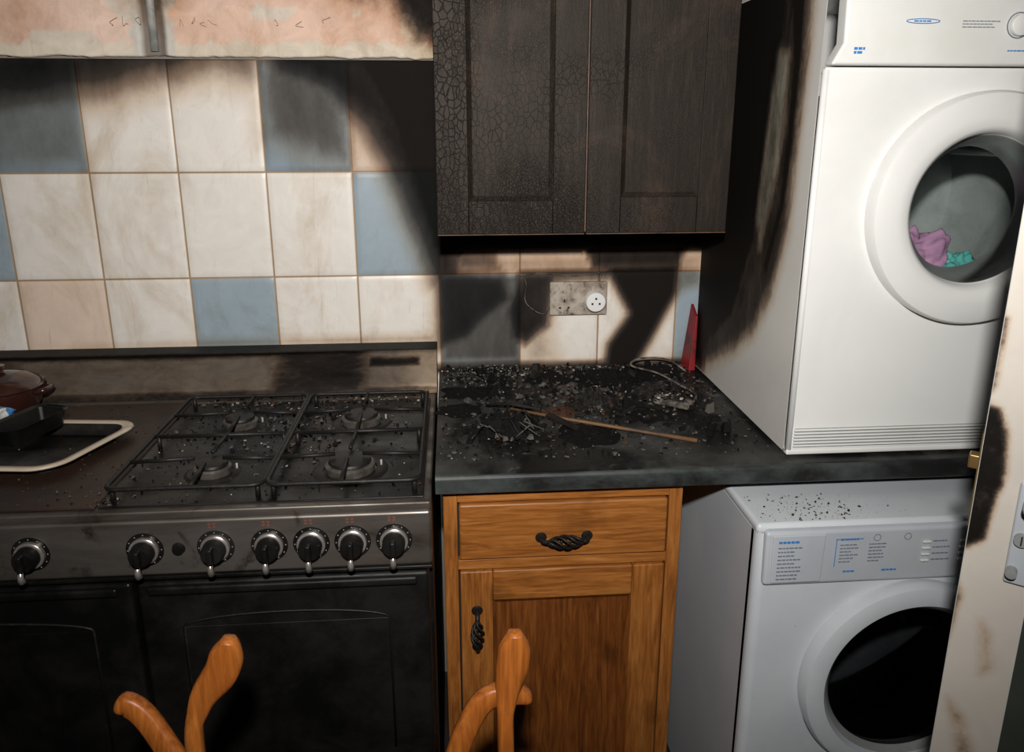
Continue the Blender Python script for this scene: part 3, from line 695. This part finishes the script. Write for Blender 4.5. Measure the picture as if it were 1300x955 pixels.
flakes('ash_cluster',500,gauss(.12,-.15,.08,.9105,0,.63,-.6,-.02),AM,[6,5,1.6,1],.001,.007,8,fw)
flakes('ash_cluster',1200,lambda r:(r.random()*.63,-.008-.10*r.random()**2,.9105+.012*r.random()**3),AM,[6,5,4,1],.001,.008,5,fw)
flakes('charred_chunks',220,unif(.03,.60,-.50,-.02,.9102),[m_ashk,m_blackm,m_ashg],[6,4,.8],.004,.022,7,fw,3,1.5)
tube('burnt_twig',[(.12,-.44,.930),(.17,-.40,.945),(.20,-.42,.926)],.0022,m_blackm,fw); tube('burnt_twig',[(.10,-.40,.925),(.14,-.45,.948),(.16,-.48,.918)],.0018,m_blackm,fw)
for i in range(22):
    x=rs.uniform(.08,.2); y=rs.uniform(-.48,-.37); a=rs.uniform(0,6.28); L=rs.uniform(.02,.05)
    tube('burnt_splinter',[(x,y,.930+rs.uniform(0,.012)),(x+L*math.cos(a),y+L*math.sin(a),.914+rs.uniform(0,.008))],[.0018,.0008],m_ashk if i%3 else m_ashg,fw,5)
flakes('crumbs',1500,unif(-.55,-.03,-.695,-.21,.9087),AM,[8,4,.8,1.5],.0006,.004,11,rc)
flakes('crumbs',800,gauss(-.32,-.32,.11,.9087,-.55,-.03,-.69,-.21),AM,[5,4,2.4,2.5],.0008,.007,12,rc)
flakes('crumbs',500,lambda r:(-.03-.5*r.random(),-.17-.06*r.random(),.909),AM,[4,4,2.4,2],.0008,.0065,13,rc)
flakes('crumbs',1200,unif(-1.08,-.57,-.70,-.20,.9091),AM,[4,2,.5,4],.0005,.003,14,rc)
flakes('crumbs',60,gauss(-.545,-.685,.012,.9092,-.6,-.5,-.70,-.66),AM,[3,3,4,1],.0008,.005,17,rc)
flakes('crumbs',320,gauss(.65,-.70,.06,.8501,.56,.95,-.73,-.63),AM,[6,1,0,1],.0006,.0035,15,wm)
flakes('crumbs',60,unif(.6,1.0,-.735,-.63,.8501),AM,[5,1,0,1],.0005,.002,16,wm)
tube('wooden_skewer',[(.150,-.350,.930),(.25,-.40,.925),(.37,-.455,.920),(.504,-.519,.9155)],[.003,.0034,.0038,.0042],m_stick,fw,n=10)
tube('burnt_spatula_handle',[(.21,-.385,.940),(.15,-.335,.935),(.10,-.300,.922)],.0035,m_blackm,fw)
mk('burnt_spatula_blade',[(.215,-.385,.941),(.225,-.405,.9385),(.285,-.435,.919),(.275,-.455,.917),(.215,-.415,.9385)],[(0,2,3,4,1)],m_blackm,fw)
ex=fw
def rotbox(name,cx,cy,z0,z1,lx,ly,ang,mat,parent,b):
    o=box(name,-lx/2,lx/2,-ly/2,ly/2,z0,z1,mat,parent,b,3); o.data.transform(Matrix.Translation((cx,cy,0))@Matrix.Rotation(ang,4,'Z')); return o
rotbox('melted_adaptor',.515,-.310,.912,.930,.085,.034,math.radians(-38),m_cord,ex,.007)
rotbox('melted_adaptor_burn',.508,-.305,.9295,.934,.070,.031,math.radians(-38),m_blackm,ex,.004)
flakes('adaptor_fragments',60,gauss(.508,-.305,.018,.934,.4,.6,-.4,-.2),AM,[5,3,3,2],.002,.009,18,ex,2)
tube('burnt_cable',spline([(.545,-.335,.92),(.575,-.28,.925),(.565,-.19,.918)],8),.0024,m_cord,ex,8)
tube('burnt_cable_upper',spline([(.565,-.19,.918),(.53,-.12,.926),(.47,-.09,.938),(.50,-.055,.945),(.57,-.05,.940),(.61,-.08,.918)],8),.0024,m_cord,ex,8)

# ------------------------------------------------------------------ things on the hotplate
cp=empty('casserole_pot')
c=(-.955,-.215)
lathe('pot',[(0,.9092),(.06,.9092),(.073,.925),(.080,.950),(.079,.962),(.085,.966),(.083,.969),(.078,.967)],c,'Z',m_brownpot,cp,48)
lathe('lid',[(.080,.968),(.075,.976),(.053,.988),(.022,.995),(.010,.997),(.009,1.002),(.015,1.006),(.014,1.011),(0,1.013)],c,'Z',m_brownpot,cp,48)
for s in (-1,1): tube('lug',spline([(c[0]+s*.078,c[1]-.02,.955),(c[0]+s*.098,c[1]-.015,.958),(c[0]+s*.098,c[1]+.015,.958),(c[0]+s*.078,c[1]+.02,.955)],5),.006,m_brownpot,cp)
tb=empty('roasting_tray')
def rrect(cx,cy,w,h,r,ang,z,n=8):
    P=[]
    for sx,sy,a0 in ((1,1,0),(-1,1,90),(-1,-1,180),(1,-1,270)):
        for i in range(n+1):
            t=math.radians(a0+90*i/n); x=sx*(w/2-r)+r*math.cos(t); y=sy*(h/2-r)+r*math.sin(t)
            P.append((cx+x*math.cos(ang)-y*math.sin(ang),cy+x*math.sin(ang)+y*math.cos(ang),z))
    return P
tcx,tcy,ta=-.832,-.458,math.radians(-6)
rings=[rrect(tcx,tcy,.34,.175,.03,ta,.9095),rrect(tcx,tcy,.360,.195,.035,ta,.926),rrect(tcx,tcy,.366,.200,.038,ta,.930),rrect(tcx,tcy,.395,.229,.048,ta,.932),rrect(tcx,tcy,.402,.236,.05,ta,.929),rrect(tcx,tcy,.395,.230,.048,ta,.926)]
V=[];F=[];mi=[];N=len(rings[0])
for rg in rings: V+=[(x+(y-tcy)*.22,y,z) for x,y,z in rg]
for j in range(len(rings)-1):
    for i in range(N): F.append((j*N+i,j*N+(i+1)%N,(j+1)*N+(i+1)%N,(j+1)*N+i)); mi.append(0 if j<2 else 1)
F.append(tuple(range(N))); mi.append(0)
mk('tray',V,F,None,tb,True,[m_blackm,m_cream],mi)
bp_=empty('black_loaf_tin')
lx,ly,la=-.795,-.425,math.radians(72)
rg=[rrect(lx,ly,.12,.055,.012,la,.9325),rrect(lx,ly,.135,.070,.016,la,.966),rrect(lx,ly,.145,.080,.02,la,.968),rrect(lx,ly,.130,.064,.014,la,.965),rrect(lx,ly,.116,.050,.010,la,.936)]
V=[];F=[]
for q in rg: V+=q
for j in range(4):
    for i in range(N): F.append((j*N+i,j*N+(i+1)%N,(j+1)*N+(i+1)%N,(j+1)*N+i))
F.append(tuple(range(4*N,5*N))); F.append(tuple(range(N-1,-1,-1)))
mk('tin',V,F,m_black,bp_)
fp=empty('food_packet')
bm=bmesh.new(); bmesh.ops.create_cube(bm,size=1); bmesh.ops.subdivide_edges(bm,edges=bm.edges,cuts=9,use_grid_fill=True)
for v in bm.verts:
    k=mnoise.noise(v.co*4)*.25; s=1-.55*abs(v.co.x*2)**4; v.co=Vector((v.co.x*.11,v.co.y*.06*(1+k),v.co.z*.045*s*(1+k)))
me=bpy.data.meshes.new('packet'); bm.to_mesh(me); bm.free(); me.materials.append(m_whitepl); me.materials.append(m_blue); me.materials.append(m_yel)
for p in me.polygons:
    q=(p.center.x+p.center.y*.7)
    if .012<q<.030: p.material_index=1
    elif -.03<q<-.018: p.material_index=2
me.polygons.foreach_set('use_smooth',[True]*len(me.polygons))
me.transform(Matrix.Translation((-.885,-.420,.960))@Matrix.Rotation(math.radians(80),4,'Z')@Matrix.Rotation(.15,4,'X'))
o=bpy.data.objects.new('packet',me); COL.objects.link(o); o.parent=fp

# ------------------------------------------------------------------ door (open, right foreground)
dr=empty('door_1')
th=math.radians(40); O=Vector((.650,-1.10,0)); dv=Vector((math.cos(th),-math.sin(th),0)); nv=Vector((-math.sin(th),-math.cos(th),0))
MT=Matrix(((dv.x,-nv.x,0,O.x),(dv.y,-nv.y,0,O.y),(0,0,1,0),(0,0,0,1)))
def db(name,u0,u1,t0,t1,z0,z1,mat,b=.002):
    o=box(name,u0,u1,t0,t1,z0,z1,mat,dr,b); o.data.transform(MT); return o
SW=.072;LW=.745
db('stile_latch',0,SW,.0006,.04,.01,2.0,m_white); db('stile_hinge',LW-SW,LW,0,.04,.01,2.0,m_white)
db('rail_top',SW,LW-SW,.001,.04,1.9,2.0,m_white); db('rail_bottom',SW,LW-SW,.001,.04,.01,.22,m_white)
db('glazing',SW,LW-SW,.016,.024,.22,1.9,m_glz,0)
def dpos(P): return np.array([tuple(O+dv*u+Vector((0,0,z))) for u,z in P])
dl=[([(-.01,1.200),(.010,1.195),(.022,1.17),(.028,1.12),(.022,1.075),(.018,1.03),(-.01,1.005)],.007,.95),([(-.01,.99),(.006,.95),(-.01,.8)],.006,.5),([(.03,.92),(.04,.91),(.05,.86),(.04,.85)],.012,.30),([(.01,.80),(.03,.78),(.06,.70),(.03,.72)],.01,.30),([(-.01,1.32),(.005,1.30),(.004,1.22),(-.01,1.2)],.005,.5)]
grid('latch_stile_face',np.linspace(.001,SW-.001,30),np.linspace(.012,1.998,260),dpos,m_doorpaint,lambda P:np.tile((.60,.55,.49),(len(P),1)),lambda P:field(P,dl),dr)
db('latch_bolt',-.012,.001,.010,.026,1.112,1.130,m_brass); db('latch_plate',-.0015,.001,.006,.034,1.04,1.16,m_brass,0)
db('handle_plate',.044,.070,-.006,0.,.985,1.115,m_greypl,.003)
def lathe_d(name,prof,u,z,mat):
    o=lathe(name,prof,(u,z),'Y',mat,dr,24); o.data.transform(MT); return o
lathe_d('key_cylinder',[(.008,-.006),(.008,-.012),(0,-.012)],.055,1.045,m_grey)
db('key_slot',.0542,.0558,-.0125,-.0118,1.039,1.051,m_dark,0)
o=tube('lever_handle',[(.058,-.004,1.092),(.058,-.030,1.092),(.064,-.036,1.092),(.13,-.036,1.090),(.155,-.033,1.089)],.008,m_greypl,dr,12); o.data.transform(MT)
lathe_d('turn_button',[(.006,-.006),(.006,-.018),(0,-.019)],.051,1.003,m_grey)

# ------------------------------------------------------------------ wooden chair
ch=empty('wooden_dining_chair')
def slab_curve(name,pts,hs,ds,parent,mat):
    V=[];F=[];P=[Vector(p) for p in pts];N=len(P);K=12
    for i,p in enumerate(P):
        t=(P[min(i+1,N-1)]-P[max(i-1,0)]).normalized(); yv=Vector((0,1,0)); s=t.cross(yv).normalized()
        for k in range(K):
            a=2*math.pi*k/K; ca,sa=math.cos(a),math.sin(a); f=lambda q:math.copysign(abs(q)**.6,q)
            V.append(p+s*hs[i]*f(ca)+yv*ds[i]*f(sa))
    for i in range(N-1):
        for k in range(K): F.append((i*K+k,i*K+(k+1)%K,(i+1)*K+(k+1)%K,(i+1)*K+k))
    F+=[tuple(range(K-1,-1,-1)),tuple(range((N-1)*K,N*K))]
    o=mk(name,V,F,mat,parent,True); bm=bmesh.new(); bm.from_mesh(o.data); bmesh.ops.recalc_face_normals(bm,faces=bm.faces); bm.to_mesh(o.data); bm.free(); return o
Yb=-1.12
def post(tag,x,lean,DZ):
    ctr=spline([(x-.010*lean,Yb-.02,0.0),(x-.006*lean,Yb-.03,.45),(x-.030*lean,Yb-.01,.78),(x-.024*lean,Yb,.89+DZ),(x,Yb,.935+DZ),(x+.008*lean,Yb,.964+DZ),(x+.010*lean,Yb,.978+DZ)],6)
    hs=[]
    for p in ctr:
        z=p.z-DZ; h=.010
        if z>.87: h=.010+.010*min(1,(z-.87)/.06)
        if z>.950: h*=max(.34,1-((z-.950)/.029)**2*.66)
        hs.append(h)
    slab_curve(tag,ctr,hs,[.010]*len(ctr),ch,m_chair)
post('back_post_l',-.242,1.2,-.030); post('back_post_r',.094,.3,-.040)
cr=spline([(-.372,Yb+.02,.848),(-.360,Yb+.02,.851),(-.338,Yb+.015,.832),(-.30,Yb,.775),(-.24,Yb-.01,.690),(-.08,Yb-.01,.660),(.0,Yb-.005,.71),(.035,Yb,.80),(.060,Yb+.004,.843),(.092,Yb+.006,.850),(.116,Yb+.006,.842)],5)
N_=len(cr); slab_curve('crest_rail',cr,[.014*min(1,.35+.65*min(i,N_-1-i)/4) for i in range(N_)],[.010]*N_,ch,m_chair)
box('ladder_slat',-.245,.09,Yb-.03,Yb-.012,.56,.604,m_chair,ch,.005)
box('seat',-.28,.14,Yb-.44,Yb+.0,.43,.46,m_chair,ch,.012,4)
for x in (-.24,.10): tube('front_leg',[(x,Yb-.40,.43),(x,Yb-.40,.2),(x,Yb-.40,0)],[.02,.017,.014],m_chair,ch,12)
for x in (-.24,.09): tube('stretcher',[(x,Yb-.40,.18),(x,Yb-.03,.18)],.01,m_chair,ch,10)

# ------------------------------------------------------------------ lights
def area(name,loc,tgt,size,power,color=(1,1,1)):
    l=bpy.data.lights.new(name,'AREA'); l.shape='DISK'; l.size=size; l.energy=power; l.color=color
    o=bpy.data.objects.new(name,l); COL.objects.link(o); o.location=loc; o.rotation_euler=(Vector(tgt)-Vector(loc)).to_track_quat('-Z','Y').to_euler(); return o
area('added_flash_fill',(.02,-1.98,1.78),(.05,0,1.28),.07,8,(1,.97,.93))  # weak fill lamp added at the flash position to stand in for bounce
l=bpy.data.lights.new('camera_flash','SPOT'); l.energy=132; l.spot_size=math.radians(101); l.spot_blend=1.; l.shadow_soft_size=.028; l.color=(1,.97,.93)
o=bpy.data.objects.new('camera_flash',l); COL.objects.link(o); o.location=(.02,-1.98,1.78); o.rotation_euler=(Vector((.08,0,1.40))-o.location).to_track_quat('-Z','Y').to_euler()
w=bpy.data.worlds.new('w'); scene.world=w; w.use_nodes=True; w.node_tree.nodes['Background'].inputs[0].default_value=(.5,.5,.5,1); w.node_tree.nodes['Background'].inputs[1].default_value=.1

# ------------------------------------------------------------------ camera
yaw,pitch,roll=.0770,.2686,-.0006
f=np.array([math.sin(yaw)*math.cos(pitch),math.cos(yaw)*math.cos(pitch),-math.sin(pitch)]); r=np.array([math.cos(yaw),-math.sin(yaw),0.]); u=np.cross(r,f)
c_,s_=math.cos(roll),math.sin(roll); r2=c_*r+s_*u; u2=-s_*r+c_*u
cd=bpy.data.cameras.new('camera'); co=bpy.data.objects.new('camera',cd); COL.objects.link(co)
co.matrix_world=Matrix(((r2[0],u2[0],-f[0],.033),(r2[1],u2[1],-f[1],-1.904),(r2[2],u2[2],-f[2],1.5096),(0,0,0,1)))
cd.sensor_width=36; cd.lens=986.43/1300*36; cd.shift_y=-45/1300; cd.clip_start=.01
scene.camera=co
